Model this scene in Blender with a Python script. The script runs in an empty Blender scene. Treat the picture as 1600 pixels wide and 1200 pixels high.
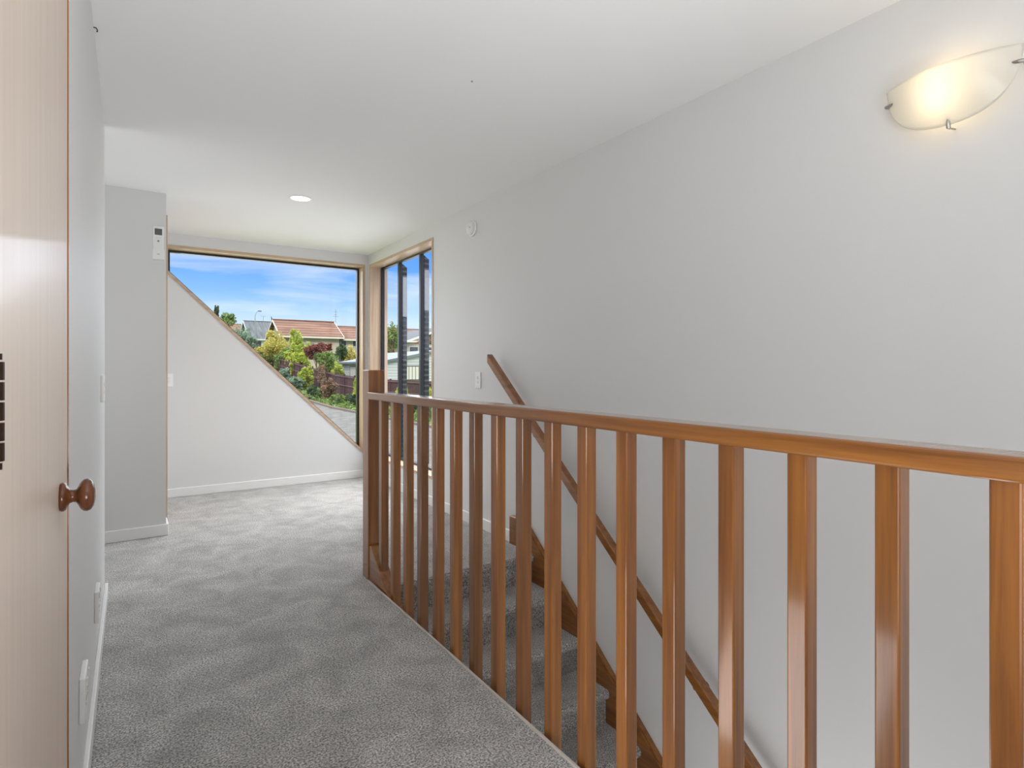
import bpy, bmesh, math, random
from mathutils import Vector, Matrix
from mathutils.geometry import tessellate_polygon
C = bpy.context.scene.collection
PI = math.pi
# ---------------------------------------------------------------- camera geometry
TH = math.radians(33.62); FPX = 895.0; H = 1.17; CX = 800.0; HY = 576.0
S_, C_ = math.sin(TH), math.cos(TH)
def ray(u):
    a = (u-CX)/FPX
    return (S_ + a*C_, C_ - a*S_)
def at_t(u, v, t):
    dx, dy = ray(u)
    return Vector((dx*t, dy*t, H+(HY-v)*t/FPX))
def at_y(u, v, Y):
    dx, dy = ray(u)
    return at_t(u, v, Y/dy)
def at_x(u, v, X):
    dx, dy = ray(u)
    return at_t(u, v, X/dx)
# ---------------------------------------------------------------- room numbers
XL, XR, YF, ZC = -.112, 2.14, 6.04, 2.40
RISE, RUN, YN = .18, .228, 2.93
SL = RISE/RUN
# ---------------------------------------------------------------- materials
def new_mat(name):
    m = bpy.data.materials.new(name); m.use_nodes = True
    nt = m.node_tree
    return m, nt, nt.nodes, nt.links, nt.nodes['Principled BSDF']
def plain(name, col, rough=.5, metal=0., spec=.5, bump=0., bscale=200., coat=0.):
    m, nt, N, L, b = new_mat(name)
    b.inputs['Base Color'].default_value = (*col, 1); b.inputs['Roughness'].default_value = rough
    b.inputs['Metallic'].default_value = metal; b.inputs['Specular IOR Level'].default_value = spec
    b.inputs['Coat Weight'].default_value = coat
    tc = N.new('ShaderNodeTexCoord')
    n = N.new('ShaderNodeTexNoise'); n.inputs['Scale'].default_value = bscale; L.new(tc.outputs['Object'], n.inputs['Vector'])
    if bump:
        bp = N.new('ShaderNodeBump'); bp.inputs['Strength'].default_value = bump; bp.inputs['Distance'].default_value = .002
        L.new(n.outputs['Fac'], bp.inputs['Height']); L.new(bp.outputs['Normal'], b.inputs['Normal'])
    return m
def two_tone(name, c1, c2, scale, rough=.8, detail=4., stretch=(1,1,1), lo=.35, hi=.65, bump=0., bdist=.01, spec=.3):
    m, nt, N, L, b = new_mat(name)
    tc = N.new('ShaderNodeTexCoord'); mp = N.new('ShaderNodeMapping'); mp.inputs['Scale'].default_value = stretch
    L.new(tc.outputs['Object'], mp.inputs['Vector'])
    n = N.new('ShaderNodeTexNoise'); n.inputs['Scale'].default_value = scale; n.inputs['Detail'].default_value = detail
    L.new(mp.outputs['Vector'], n.inputs['Vector'])
    r = N.new('ShaderNodeValToRGB'); r.color_ramp.elements[0].position = lo; r.color_ramp.elements[1].position = hi
    r.color_ramp.elements[0].color = (*c1, 1); r.color_ramp.elements[1].color = (*c2, 1)
    L.new(n.outputs['Fac'], r.inputs['Fac']); L.new(r.outputs['Color'], b.inputs['Base Color'])
    b.inputs['Roughness'].default_value = rough; b.inputs['Specular IOR Level'].default_value = spec
    if bump:
        bp = N.new('ShaderNodeBump'); bp.inputs['Strength'].default_value = bump; bp.inputs['Distance'].default_value = bdist
        L.new(n.outputs['Fac'], bp.inputs['Height']); L.new(bp.outputs['Normal'], b.inputs['Normal'])
    return m
def wood(name, dark, light, axis='Z', rough=.32, coat=.3, vary=.35, scale=1., spec=.3):
    """long grain along an axis; every separate piece of timber gets its own tone"""
    m, nt, N, L, b = new_mat(name)
    tc = N.new('ShaderNodeTexCoord'); mp = N.new('ShaderNodeMapping')
    st = {'Z': (38, 38, 1.3), 'Y': (38, 1.3, 38), 'X': (1.3, 38, 38)}[axis]
    mp.inputs['Scale'].default_value = tuple(s*scale for s in st)
    oi = N.new('ShaderNodeObjectInfo')
    off = N.new('ShaderNodeVectorMath'); off.operation = 'SCALE'; off.inputs[0].default_value = (7, 13, 29)
    L.new(oi.outputs['Random'], off.inputs['Scale'])
    L.new(off.outputs['Vector'], mp.inputs['Location'])
    L.new(tc.outputs['Object'], mp.inputs['Vector'])
    n1 = N.new('ShaderNodeTexNoise'); n1.inputs['Scale'].default_value = 1.; n1.inputs['Detail'].default_value = 5
    n1.inputs['Distortion'].default_value = .6
    L.new(mp.outputs['Vector'], n1.inputs['Vector'])
    n2 = N.new('ShaderNodeTexNoise'); n2.inputs['Scale'].default_value = 5.; n2.inputs['Detail'].default_value = 3
    L.new(mp.outputs['Vector'], n2.inputs['Vector'])
    mx = N.new('ShaderNodeMath'); mx.operation = 'MULTIPLY_ADD'; mx.inputs[1].default_value = .3
    L.new(n2.outputs['Fac'], mx.inputs[0]); L.new(n1.outputs['Fac'], mx.inputs[2])
    r = N.new('ShaderNodeValToRGB'); r.color_ramp.elements[0].position = .42; r.color_ramp.elements[1].position = .9
    r.color_ramp.elements[0].color = (*dark, 1); r.color_ramp.elements[1].color = (*light, 1)
    L.new(mx.outputs[0], r.inputs['Fac'])
    hv = N.new('ShaderNodeHueSaturation')
    mr = N.new('ShaderNodeMapRange'); mr.inputs['To Min'].default_value = 1-vary; mr.inputs['To Max'].default_value = 1+vary*.6
    L.new(oi.outputs['Random'], mr.inputs['Value']); L.new(mr.outputs['Result'], hv.inputs['Value'])
    L.new(r.outputs['Color'], hv.inputs['Color']); L.new(hv.outputs['Color'], b.inputs['Base Color'])
    b.inputs['Roughness'].default_value = rough; b.inputs['Coat Weight'].default_value = coat
    b.inputs['Coat Roughness'].default_value = .13; b.inputs['Coat IOR'].default_value = 1.48; b.inputs['Specular IOR Level'].default_value = spec
    bp = N.new('ShaderNodeBump'); bp.inputs['Strength'].default_value = .12; bp.inputs['Distance'].default_value = .001
    L.new(n2.outputs['Fac'], bp.inputs['Height']); L.new(bp.outputs['Normal'], b.inputs['Normal'])
    return m
def carpet(name, c1, c2):
    m, nt, N, L, b = new_mat(name)
    tc = N.new('ShaderNodeTexCoord')
    f = N.new('ShaderNodeTexNoise'); f.inputs['Scale'].default_value = 150; f.inputs['Detail'].default_value = 3; f.inputs['Roughness'].default_value = .7
    L.new(tc.outputs['Object'], f.inputs['Vector'])
    mp = N.new('ShaderNodeMapping'); mp.inputs['Rotation'].default_value = (0, 0, .5); mp.inputs['Scale'].default_value = (1., 1., 1.)
    L.new(tc.outputs['Object'], mp.inputs['Vector'])
    g = N.new('ShaderNodeTexNoise'); g.inputs['Scale'].default_value = 5.5; g.inputs['Detail'].default_value = 6; g.inputs['Roughness'].default_value = .62
    g.inputs['Distortion'].default_value = .7
    L.new(mp.outputs['Vector'], g.inputs['Vector'])
    v = N.new('ShaderNodeTexVoronoi'); v.inputs['Scale'].default_value = 230
    L.new(tc.outputs['Object'], v.inputs['Vector'])
    a = N.new('ShaderNodeMapRange'); a.inputs['From Min'].default_value = .40; a.inputs['From Max'].default_value = .62
    L.new(f.outputs['Fac'], a.inputs['Value'])
    r = N.new('ShaderNodeMixRGB'); r.inputs[1].default_value = (*c1, 1); r.inputs[2].default_value = (*c2, 1)
    L.new(a.outputs['Result'], r.inputs['Fac'])
    mr = N.new('ShaderNodeMapRange'); mr.inputs['From Min'].default_value = .34; mr.inputs['From Max'].default_value = .66
    mr.inputs['To Min'].default_value = .74; mr.inputs['To Max'].default_value = 1.2
    L.new(g.outputs['Fac'], mr.inputs['Value'])
    hv = N.new('ShaderNodeHueSaturation'); L.new(r.outputs['Color'], hv.inputs['Color']); L.new(mr.outputs['Result'], hv.inputs['Value'])
    L.new(hv.outputs['Color'], b.inputs['Base Color'])
    b.inputs['Roughness'].default_value = .9; b.inputs['Specular IOR Level'].default_value = .15
    b.inputs['Sheen Weight'].default_value = .35; b.inputs['Sheen Roughness'].default_value = .5
    bp = N.new('ShaderNodeBump'); bp.inputs['Strength'].default_value = .8; bp.inputs['Distance'].default_value = .004
    L.new(v.outputs['Distance'], bp.inputs['Height']); L.new(bp.outputs['Normal'], b.inputs['Normal'])
    return m
def glass_mat(name, refl=.08, tint=(1, 1, 1)):
    m, nt, N, L, b = new_mat(name); N.remove(b)
    t = N.new('ShaderNodeBsdfTransparent'); t.inputs['Color'].default_value = (*tint, 1)
    g = N.new('ShaderNodeBsdfGlossy'); g.inputs['Roughness'].default_value = .02
    mx = N.new('ShaderNodeMixShader'); mx.inputs[0].default_value = refl
    L.new(t.outputs[0], mx.inputs[1]); L.new(g.outputs[0], mx.inputs[2])
    L.new(mx.outputs[0], N['Material Output'].inputs['Surface'])
    return m
def emit(name, col, s):
    m, nt, N, L, b = new_mat(name)
    b.inputs['Base Color'].default_value = (.8, .8, .8, 1)
    b.inputs['Emission Color'].default_value = (*col, 1); b.inputs['Emission Strength'].default_value = s
    return m
def leaf(name, c1, c2, scale=1.6):
    m, nt, N, L, b = new_mat(name); 
    tc = N.new('ShaderNodeTexCoord'); n = N.new('ShaderNodeTexNoise'); n.inputs['Scale'].default_value = scale; n.inputs['Detail'].default_value = 6
    n.inputs['Roughness'].default_value = .75
    L.new(tc.outputs['Object'], n.inputs['Vector'])
    r = N.new('ShaderNodeValToRGB'); r.color_ramp.elements[0].position = .36; r.color_ramp.elements[1].position = .64
    r.color_ramp.elements[0].color = (*c1, 1); r.color_ramp.elements[1].color = (*c2, 1)
    L.new(n.outputs['Fac'], r.inputs['Fac']); L.new(r.outputs['Color'], b.inputs['Base Color'])
    b.inputs['Roughness'].default_value = .6
    tr = N.new('ShaderNodeBsdfTranslucent'); L.new(r.outputs['Color'], tr.inputs['Color'])
    mx = N.new('ShaderNodeMixShader'); mx.inputs[0].default_value = .3
    L.new(b.outputs[0], mx.inputs[1]); L.new(tr.outputs[0], mx.inputs[2])
    L.new(mx.outputs[0], N['Material Output'].inputs['Surface'])
    return m
def banded(name, c1, c2, axis, period, frac=.12, rough=.7, noise=0., nscale=1.):
    """boards, weatherboards or roof tiles: thin joints repeating along an axis"""
    m, nt, N, L, b = new_mat(name)
    tc = N.new('ShaderNodeTexCoord'); sx = N.new('ShaderNodeSeparateXYZ'); L.new(tc.outputs['Object'], sx.inputs[0])
    d = N.new('ShaderNodeMath'); d.operation = 'DIVIDE'; d.inputs[1].default_value = period; L.new(sx.outputs[axis], d.inputs[0])
    fr = N.new('ShaderNodeMath'); fr.operation = 'FRACT'; L.new(d.outputs[0], fr.inputs[0])
    lt = N.new('ShaderNodeMath'); lt.operation = 'LESS_THAN'; lt.inputs[1].default_value = frac; L.new(fr.outputs[0], lt.inputs[0])
    mx = N.new('ShaderNodeMixRGB'); mx.inputs[1].default_value = (*c1, 1); mx.inputs[2].default_value = (*c2, 1)
    L.new(lt.outputs[0], mx.inputs['Fac'])
    out = mx.outputs[0]
    if noise:
        n = N.new('ShaderNodeTexNoise'); n.inputs['Scale'].default_value = nscale; n.inputs['Detail'].default_value = 6
        mp = N.new('ShaderNodeMapping'); mp.inputs['Scale'].default_value = (.5, 1, 2.5)
        L.new(tc.outputs['Object'], mp.inputs['Vector']); L.new(mp.outputs['Vector'], n.inputs['Vector'])
        mr = N.new('ShaderNodeMapRange'); mr.inputs['From Min'].default_value = .3; mr.inputs['From Max'].default_value = .7
        mr.inputs['To Min'].default_value = 1-noise; mr.inputs['To Max'].default_value = 1+noise*.6
        L.new(n.outputs['Fac'], mr.inputs['Value'])
        hv = N.new('ShaderNodeHueSaturation'); L.new(out, hv.inputs['Color']); L.new(mr.outputs['Result'], hv.inputs['Value']); out = hv.outputs['Color']
    L.new(out, b.inputs['Base Color']); b.inputs['Roughness'].default_value = rough; b.inputs['Specular IOR Level'].default_value = .3
    return m
M = {}
M['wall'] = plain('wall_paint', (.72, .72, .715), .55, spec=.35, bump=.06, bscale=260)
M['ceil'] = plain('ceiling_paint', (.88, .88, .875), .8, spec=.2, bump=.05, bscale=200)
M['skirt'] = plain('white_gloss_paint', (.84, .84, .83), .3)
M['carpet'] = carpet('grey_carpet', (.125, .122, .117), (.70, .685, .66))
M['scarpet'] = M['carpet']
WD, WL = (.165, .053, .0085), (.37, .142, .027)
M['rimuZ'] = wood('varnished_timber_upright', WD, WL, 'Z', coat=1.)
M['rimuY'] = wood('varnished_timber_rail', WD, WL, 'Y', vary=.1, coat=1.)
M['knob'] = wood('dark_turned_timber', (.09, .028, .01), (.22, .075, .025), 'Z', rough=.2, coat=.6, vary=.1)
M['linerX'] = wood('pale_window_timber', (.46, .32, .21), (.66, .5, .36), 'X', rough=.4, coat=.15, vary=.05)
M['linerY'] = wood('pale_window_timber_side', (.46, .32, .21), (.66, .5, .36), 'Y', rough=.4, coat=.15, vary=.05)
M['linerZ'] = wood('pale_window_timber_upright', (.46, .32, .21), (.66, .5, .36), 'Z', rough=.4, coat=.15, vary=.05)
M['door'] = wood('satin_door_veneer', (.70, .58, .48), (.76, .64, .54), 'Z', rough=.5, coat=.25, vary=.03, scale=1.2)
M['black'] = plain('black_aluminium', (.012, .013, .015), .35)
M['fin'] = banded('ribbed_black_aluminium', (.02, .021, .024), (.07, .072, .078), 'Z', .05, .35, .3)
M['pale'] = plain('painted_reflection_grey', (.24, .25, .265), .45)  # even grey for the reflection painted on the window fins
M['glass'] = glass_mat('window_glass', .015)
M['plastic'] = plain('white_plastic', (.86, .86, .85), .35)
M['plastic2'] = plain('offwhite_plastic', (.78, .78, .77), .4)
M['lcd'] = plain('grey_lcd', (.11, .12, .12), .25)
M['button'] = plain('grey_button', (.25, .26, .27), .5)
M['bronze'] = plain('dark_bronze', (.05, .03, .02), .35, metal=.8)
M['steel'] = plain('brushed_steel', (.42, .40, .37), .3, metal=1.)
M['strip'] = plain('pale_edge_trim', (.55, .50, .45), .5)
M['led'] = emit('downlight_diffuser', (1., .98, .95), 2.)
M['bulb'] = emit('warm_bulb', (1., .75, .42), 20.)
M['dark'] = plain('dark_metal', (.02, .02, .02), .5)
# frosted glass
def frosted():
    m, nt, N, L, b = new_mat('frosted_lamp_glass'); N.remove(b)
    t = N.new('ShaderNodeBsdfTranslucent'); t.inputs['Color'].default_value = (.93, .92, .88, 1)
    d = N.new('ShaderNodeBsdfDiffuse'); d.inputs['Color'].default_value = (.84, .84, .81, 1)
    tp = N.new('ShaderNodeBsdfTransparent'); tp.inputs['Color'].default_value = (.97, .98, .95, 1)
    g = N.new('ShaderNodeBsdfGlossy'); g.inputs['Roughness'].default_value = .1
    a = N.new('ShaderNodeMixShader'); a.inputs[0].default_value = .45; L.new(t.outputs[0], a.inputs[1]); L.new(d.outputs[0], a.inputs[2])
    c = N.new('ShaderNodeMixShader'); c.inputs[0].default_value = .03; L.new(a.outputs[0], c.inputs[1]); L.new(tp.outputs[0], c.inputs[2])
    e = N.new('ShaderNodeMixShader'); e.inputs[0].default_value = .05; L.new(c.outputs[0], e.inputs[1]); L.new(g.outputs[0], e.inputs[2])
    L.new(e.outputs[0], N['Material Output'].inputs['Surface'])
    return m
M['frost'] = frosted()
# outside
M['grass'] = two_tone('grass_verge', (.10, .16, .04), (.24, .28, .09), 1.2, detail=8)
M['soil'] = two_tone('garden_soil', (.05, .035, .025), (.12, .09, .06), 3., detail=8, bump=.5)
M['drive'] = two_tone('aggregate_driveway', (.075, .073, .067), (.16, .157, .148), 2.2, detail=12, lo=.3, hi=.7, bump=.3)
M['kerb'] = plain('kerb_timber', (.16, .13, .10), .9)
M['fence'] = banded('stained_fence_boards', (.075, .034, .036), (.02, .01, .01), 'Y', .15, .14, .85, noise=.3, nscale=2)
M['fpost'] = plain('stained_fence_post', (.045, .02, .022), .85)
M['frail'] = plain('stained_fence_rail', (.12, .06, .06), .85)
M['tile'] = banded('terracotta_roof_tiles', (.185, .095, .062), (.075, .042, .032), 'Z', .36, .3, .8, noise=.45, nscale=.7)
M['gtile'] = two_tone('grey_roof_sheet', (.055, .062, .07), (.11, .122, .135), 1.4, stretch=(3, .3, .3))
M['cream'] = two_tone('cream_render', (.34, .31, .235), (.39, .355, .275), .8)
M['white'] = plain('white_board', (.5, .52, .50), .6)
M['wboard'] = banded('pale_weatherboards', (.42, .44, .44), (.18, .20, .21), 'Z', .22, .14, .6)
M['tin'] = banded('pale_grey_roofing', (.20, .225, .25), (.17, .19, .215), 'Y', .5, .2, .5)
M['fascia'] = plain('dark_fascia', (.10, .12, .14), .6)
M['gutter'] = plain('cream_gutter', (.55, .52, .42), .5)
M['brick'] = two_tone('red_brick', (.26, .08, .05), (.36, .13, .08), 3)
M['hglass'] = plain('dark_house_window', (.035, .045, .055), .15)
M['curtain'] = banded('window_curtain', (.50, .48, .42), (.22, .21, .19), 'X', .28, .3, .8)
M['curtainY'] = banded('window_curtain_side', (.50, .48, .42), (.22, .21, .19), 'Y', .28, .3, .8)
M['bark'] = two_tone('bark', (.10, .075, .05), (.2, .15, .10), 4)
M['pole'] = plain('galvanised_pole', (.22, .24, .25), .5, metal=.3)
G = {
 'lime': leaf('lime_green_leaves', (.16, .26, .02), (.55, .58, .09)),
 'gold': leaf('golden_green_leaves', (.24, .25, .03), (.62, .52, .12)),
 'green': leaf('mid_green_leaves', (.05, .12, .02), (.26, .36, .09)),
 'dark': leaf('dark_green_leaves', (.02, .05, .015), (.10, .15, .05)),
 'red': leaf('wine_red_leaves', (.09, .02, .02), (.26, .07, .05)),
 'blue': leaf('blue_green_leaves', (.10, .18, .12), (.28, .38, .26)),
 'rust': leaf('rusty_shrub_leaves', (.09, .09, .04), (.36, .20, .13)),
}
# ---------------------------------------------------------------- mesh helpers
def link_mesh(name, bm, m, parent=None, smooth=False):
    me = bpy.data.meshes.new(name)
    bmesh.ops.recalc_face_normals(bm, faces=bm.faces)
    bm.to_mesh(me); bm.free()
    for x in (m if isinstance(m, (list, tuple)) else [m]): me.materials.append(x)
    if smooth:
        for p in me.polygons: p.use_smooth = True
    o = bpy.data.objects.new(name, me); C.objects.link(o)
    if parent: o.parent = parent
    return o
def box(bm, x0, x1, y0, y1, z0, z1, bev=0., seg=2):
    vs = [bm.verts.new((x, y, z)) for x in (x0, x1) for y in (y0, y1) for z in (z0, z1)]
    fs = [(0,1,3,2), (4,6,7,5), (0,4,5,1), (2,3,7,6), (0,2,6,4), (1,5,7,3)]
    F = [bm.faces.new([vs[i] for i in f]) for f in fs]
    if bev:
        es = list({e for f in F for e in f.edges})
        bmesh.ops.bevel(bm, geom=es, offset=bev, segments=seg, profile=.5, affect='EDGES')
def B(name, m, parent, x0, x1, y0, y1, z0, z1, bev=0., seg=2):
    bm = bmesh.new(); box(bm, x0, x1, y0, y1, z0, z1, bev, seg)
    return link_mesh(name, bm, m, parent)
def prism(bm, pts, mapf, d0, d1, holes=(), bev=0., seg=2):
    """2D outline (with holes) pushed from d0 to d1; mapf(a, b, d) -> xyz"""
    loops = [list(pts)] + [list(h) for h in holes]
    flat = [p for l in loops for p in l]
    tris = tessellate_polygon([[Vector((p[0], p[1], 0)) for p in l] for l in loops]) if (holes or len(pts) > 4) else None
    A = [bm.verts.new(mapf(p[0], p[1], d0)) for p in flat]; Bv = [bm.verts.new(mapf(p[0], p[1], d1)) for p in flat]
    new = []
    if holes:
        for t in tris:
            new.append(bm.faces.new([A[i] for i in t])); new.append(bm.faces.new([Bv[i] for i in reversed(t)]))
    else:
        new.append(bm.faces.new(A)); new.append(bm.faces.new(list(reversed(Bv))))
    k = 0
    for l in loops:
        n = len(l)
        for i in range(n):
            j = (i+1) % n
            new.append(bm.faces.new([A[k+i], A[k+j], Bv[k+j], Bv[k+i]]))
        k += n
    if bev:
        es = list({e for f in new for e in f.edges})
        bmesh.ops.bevel(bm, geom=es, offset=bev, segments=seg, profile=.5, affect='EDGES')
def P(name, m, parent, pts, mapf, d0, d1, holes=(), bev=0., seg=2, smooth=False):
    bm = bmesh.new(); prism(bm, pts, mapf, d0, d1, holes, bev, seg)
    return link_mesh(name, bm, m, parent, smooth)
def mYZ(a, b, d): return (d, a, b)      # outline in Y,Z pushed along X
def mXZ(a, b, d): return (a, d, b)
def mXY(a, b, d): return (a, b, d)
def lathe(bm, prof, n=32, mat=None):
    """prof: (r, h) list turned about local Z"""
    mat = mat or Matrix(); rings = []
    for r, h in prof:
        if r < 1e-6: rings.append([bm.verts.new(mat @ Vector((0, 0, h)))])
        else: rings.append([bm.verts.new(mat @ Vector((r*math.cos(2*PI*i/n), r*math.sin(2*PI*i/n), h))) for i in range(n)])
    for a, b in zip(rings, rings[1:]):
        for i in range(n):
            j = (i+1) % n
            if len(a) == 1 and len(b) == 1: continue
            if len(a) == 1: bm.faces.new([a[0], b[i], b[j]])
            elif len(b) == 1: bm.faces.new([a[i], a[j], b[0]])
            else: bm.faces.new([a[i], a[j], b[j], b[i]])
def tube(bm, pts, rad, n=10, cap=True):
    pts = [Vector(p) for p in pts]; rads = rad if isinstance(rad, (list, tuple)) else [rad]*len(pts)
    rings = []
    for i, p in enumerate(pts):
        d = (pts[min(i+1, len(pts)-1)] - pts[max(i-1, 0)]).normalized()
        up = Vector((0, 0, 1)) if abs(d.z) < .9 else Vector((1, 0, 0))
        a = d.cross(up).normalized(); b = d.cross(a)
        rings.append([bm.verts.new(p + rads[i]*(a*math.cos(2*PI*k/n)+b*math.sin(2*PI*k/n))) for k in range(n)])
    for r, s in zip(rings, rings[1:]):
        for k in range(n):
            j = (k+1) % n; bm.faces.new([r[k], r[j], s[j], s[k]])
    if cap: bm.faces.new(rings[0]); bm.faces.new(list(reversed(rings[-1])))
def tag(o, label, cat, group=None, kind=None):
    if label: o['label'] = label
    if cat: o['category'] = cat
    if group: o['group'] = group
    if kind: o['kind'] = kind
    return o
def thing(name, loc, label, cat, group=None):
    o = bpy.data.objects.new(name, None); C.objects.link(o); o.location = loc; o.empty_display_size = .1
    return tag(o, label, cat, group)
def struct(o, label, cat):
    return tag(o, label, cat, kind='structure')
def shift_to(root, kids=None):
    """children were built in world numbers: move them under the empty without moving them"""
    for ch in list(root.children):
        ch.data.transform(Matrix.Translation(-root.location)) if ch.type == 'MESH' else None
        for g in ch.children:
            g.data.transform(Matrix.Translation(-root.location))
# ================================================================ SHELL
LWB = XL-.10                       # back of the near left wall
# floor: L-shaped round the stairwell
fl = [(-1.4, -3.0), (1.09, -3.0), (1.09, YN+.03), (XR, YN+.03), (XR, YF), (-1.4, YF)]
struct(P('floor', M['carpet'], None, fl, mXY, -.22, 0.), 'grey cut pile carpet over the landing floor beside the stairwell', 'floor')
struct(P('ceiling', M['ceil'], None, [(-1.5, -3.1), (2.34, -3.1), (2.34, YF+.2), (-1.5, YF+.2)], mXY, ZC, ZC+.15), 'flat white painted ceiling over the landing', 'ceiling')
DY0, DY1, DZ = .737, 1.545, 1.985
o = P('wall_left', M['wall'], None, [(-3.0, 0), (DY0, 0), (DY0, DZ), (DY1, DZ), (DY1, 0), (3.56, 0), (3.56, ZC), (-3.0, ZC)], mYZ, LWB, XL)
struct(o, 'white painted wall along the left side past the timber door', 'wall')
struct(B('wall_passage', M['wall'], None, -1.5, -1.4, -3.0, YF, 0, ZC), 'white wall at the back of the side passage', 'wall')
# closet block with the remote on it
XCL = .205
struct(B('wall_closet', M['wall'], None, -1.4, XCL, 4.70, YF, 0, ZC), 'white painted short wall section that carries the remote control', 'wall')
# far wall with slanted window
W1 = [(.252, 2.293), (2.105, 2.293), (2.105, .235), (.252, 2.047)]
WT = .20
o = P('wall_far', M['wall'], None, [(-1.5, -.22), (XR, -.22), (XR, ZC), (-1.5, ZC)], mXZ, YF, YF+WT, holes=[W1])
struct(o, 'white end wall with the slanted picture window cut into it', 'wall')
# right wall with tall window, running down the stairwell
W2 = [(4.425, 2.287), (5.985, 2.287), (5.985, .225), (4.425, .225)]
o = P('wall_right', M['wall'], None, [(-3.0, -2.7), (YF+WT, -2.7), (YF+WT, ZC), (-3.0, ZC)], mYZ, XR, XR+WT, holes=[W2])
struct(o, 'long white right wall above the stairs with the wall lamp', 'wall')
struct(P('wall_near', M['wall'], None, [(-1.5, -.22), (2.14, -.22), (2.14, ZC), (-1.5, ZC)], mXZ, -3.1, -3.0), 'white wall at the near end of the landing', 'wall')
struct(B('wall_stairwell', M['wall'], None, 1.0, 1.088, -3.0, YN+.03, -2.7, -.22), 'white wall below the landing edge inside the stairwell', 'wall')
struct(B('wall_understair', M['wall'], None, 1.0, XR, 3.22, 3.32, -2.7, -.22), 'white wall beneath the top stair', 'wall')
struct(B('wall_foot', M['wall'], None, 1.0, XR, -3.1, -3.0, -2.7, -.22), 'white wall at the foot of the stairs', 'wall')
struct(B('floor_lower', M['carpet'], None, 1.0, XR, -3.0, 3.22, -2.8, -2.7), 'grey carpet at the bottom of the stairs', 'floor')
# skirtings
SK = .08
def skirt(name, x0, x1, y0, y1, label):
    struct(B(name, M['skirt'], None, x0, x1, y0, y1, -.0, SK, .003, 1), label, 'skirting board')
skirt('baseboard_left', XL, XL+.014, DY1+.02, 3.575, 'white skirting board along the left wall below the sockets')
skirt('baseboard_closet', -1.39, XCL+.014, 4.686, 4.70, 'white skirting board under the wall with the remote')
skirt('baseboard_return', XCL, XCL+.014, 4.70, 4.90, 'short white skirting return round the closet corner')
skirt('baseboard_far', XCL+.014, XR-.014, YF-.014, YF, 'white skirting board under the slanted window')
skirt('baseboard_right', XR-.014, XR, 3.215, YF-.001, 'white skirting board along the right wall to the stair top')
# pale edge trim along the landing edge
struct(B('trim_1', M['strip'], None, 1.0825, 1.092, -1.3, 3.06, -.035, .006, .001, 1), 'thin pale strip along the carpet edge at the balustrade foot', 'trim')
# ---------------------------------------------------------------- windows
def inset(poly, d):
    """polygon moved inwards by d (clockwise or not, centroid test)"""
    n = len(poly); cx = sum(p[0] for p in poly)/n; cy = sum(p[1] for p in poly)/n
    L = []
    for i in range(n):
        a = Vector(poly[i]).to_2d() if False else Vector((poly[i][0], poly[i][1])); b = Vector((poly[(i+1) % n][0], poly[(i+1) % n][1]))
        t = (b-a).normalized(); nn = Vector((-t.y, t.x))
        if nn.dot(Vector((cx, cy))-a) < 0: nn = -nn
        L.append((a+nn*d, t))
    out = []
    for i in range(n):
        p, t = L[i-1]; q, s = L[i]
        den = t.x*s.y - t.y*s.x
        k = ((q.x-p.x)*s.y - (q.y-p.y)*s.x)/den
        r = p + t*k; out.append((r.x, r.y))
    return out
def ring_side(parent, name, outer, inner, mapf, d0, d1, mats, labels=None):
    n = len(outer)
    for i in range(n):
        j = (i+1) % n
        P(name, mats[i], parent, [outer[i], outer[j], inner[j], inner[i]], mapf, d0, d1)
# window 1
w = thing('window_1', (1.2, YF, 1.3), 'slanted picture window in the end wall with pale timber lining and a diagonal lower edge', 'window'); w['kind'] = 'structure'
i1 = inset(W1, .026); i3 = inset(i1, .020)
ring_side(w, 'window_lining', W1, i1, mXZ, YF-.006, YF+WT-.01, [M['linerX'], M['linerZ'], M['linerX'], M['linerZ']])
fr = P('window_frame', M['black'], w, i1, mXZ, YF+.115, YF+.165, holes=[i3])
gl = P('glass_pane', M['glass'], w, i3, mXZ, YF+.138, YF+.142)
shift_to(w)
# window 2
w = thing('window_2', (XR, 5.2, 1.3), 'tall three light window on the right wall with black frames and pale timber lining', 'window'); w['kind'] = 'structure'
j1 = inset(W2, .026); j3 = inset(j1, .018)
ring_side(w, 'window_lining', W2, j1, mYZ, XR-.006, XR+WT-.01, [M['linerY'], M['linerZ'], M['linerY'], M['linerZ']])
P('window_frame', M['black'], w, j1, mYZ, XR+.115, XR+.150, holes=[j3])
ys = [j3[0][0], 4.955, 5.475, j3[1][0]]; zt, zb = j3[0][1], j3[2][1]
for k, ym in enumerate((4.955, 5.475)):
    B('mullion', M['black'], w, XR+.115, XR+.150, ym-.015, ym+.015, zb, zt)
    f = P('outer_fin', M['fin'], w, [(XR+.156, zb), (XR+.205, zb), (XR+.205, 2.20), (XR+.156, 2.235)], mXZ, ym-.012, ym+.012)
    st = B('reflection_strip', M['pale'], f, XR+.158, XR+.203, ym-.0135, ym-.012, 1.72-.02*k, 2.10)  # reflection on the glossy fin, painted as a pale band
    st['label'] = 'pale grey painted reflection high on the dark fin'
for a, b in zip(ys, ys[1:]):
    P('glass_pane', M['glass'], w, [(a, zb), (b, zb), (b, zt), (a, zt)], mYZ, XR+.138, XR+.142)
shift_to(w)
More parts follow.
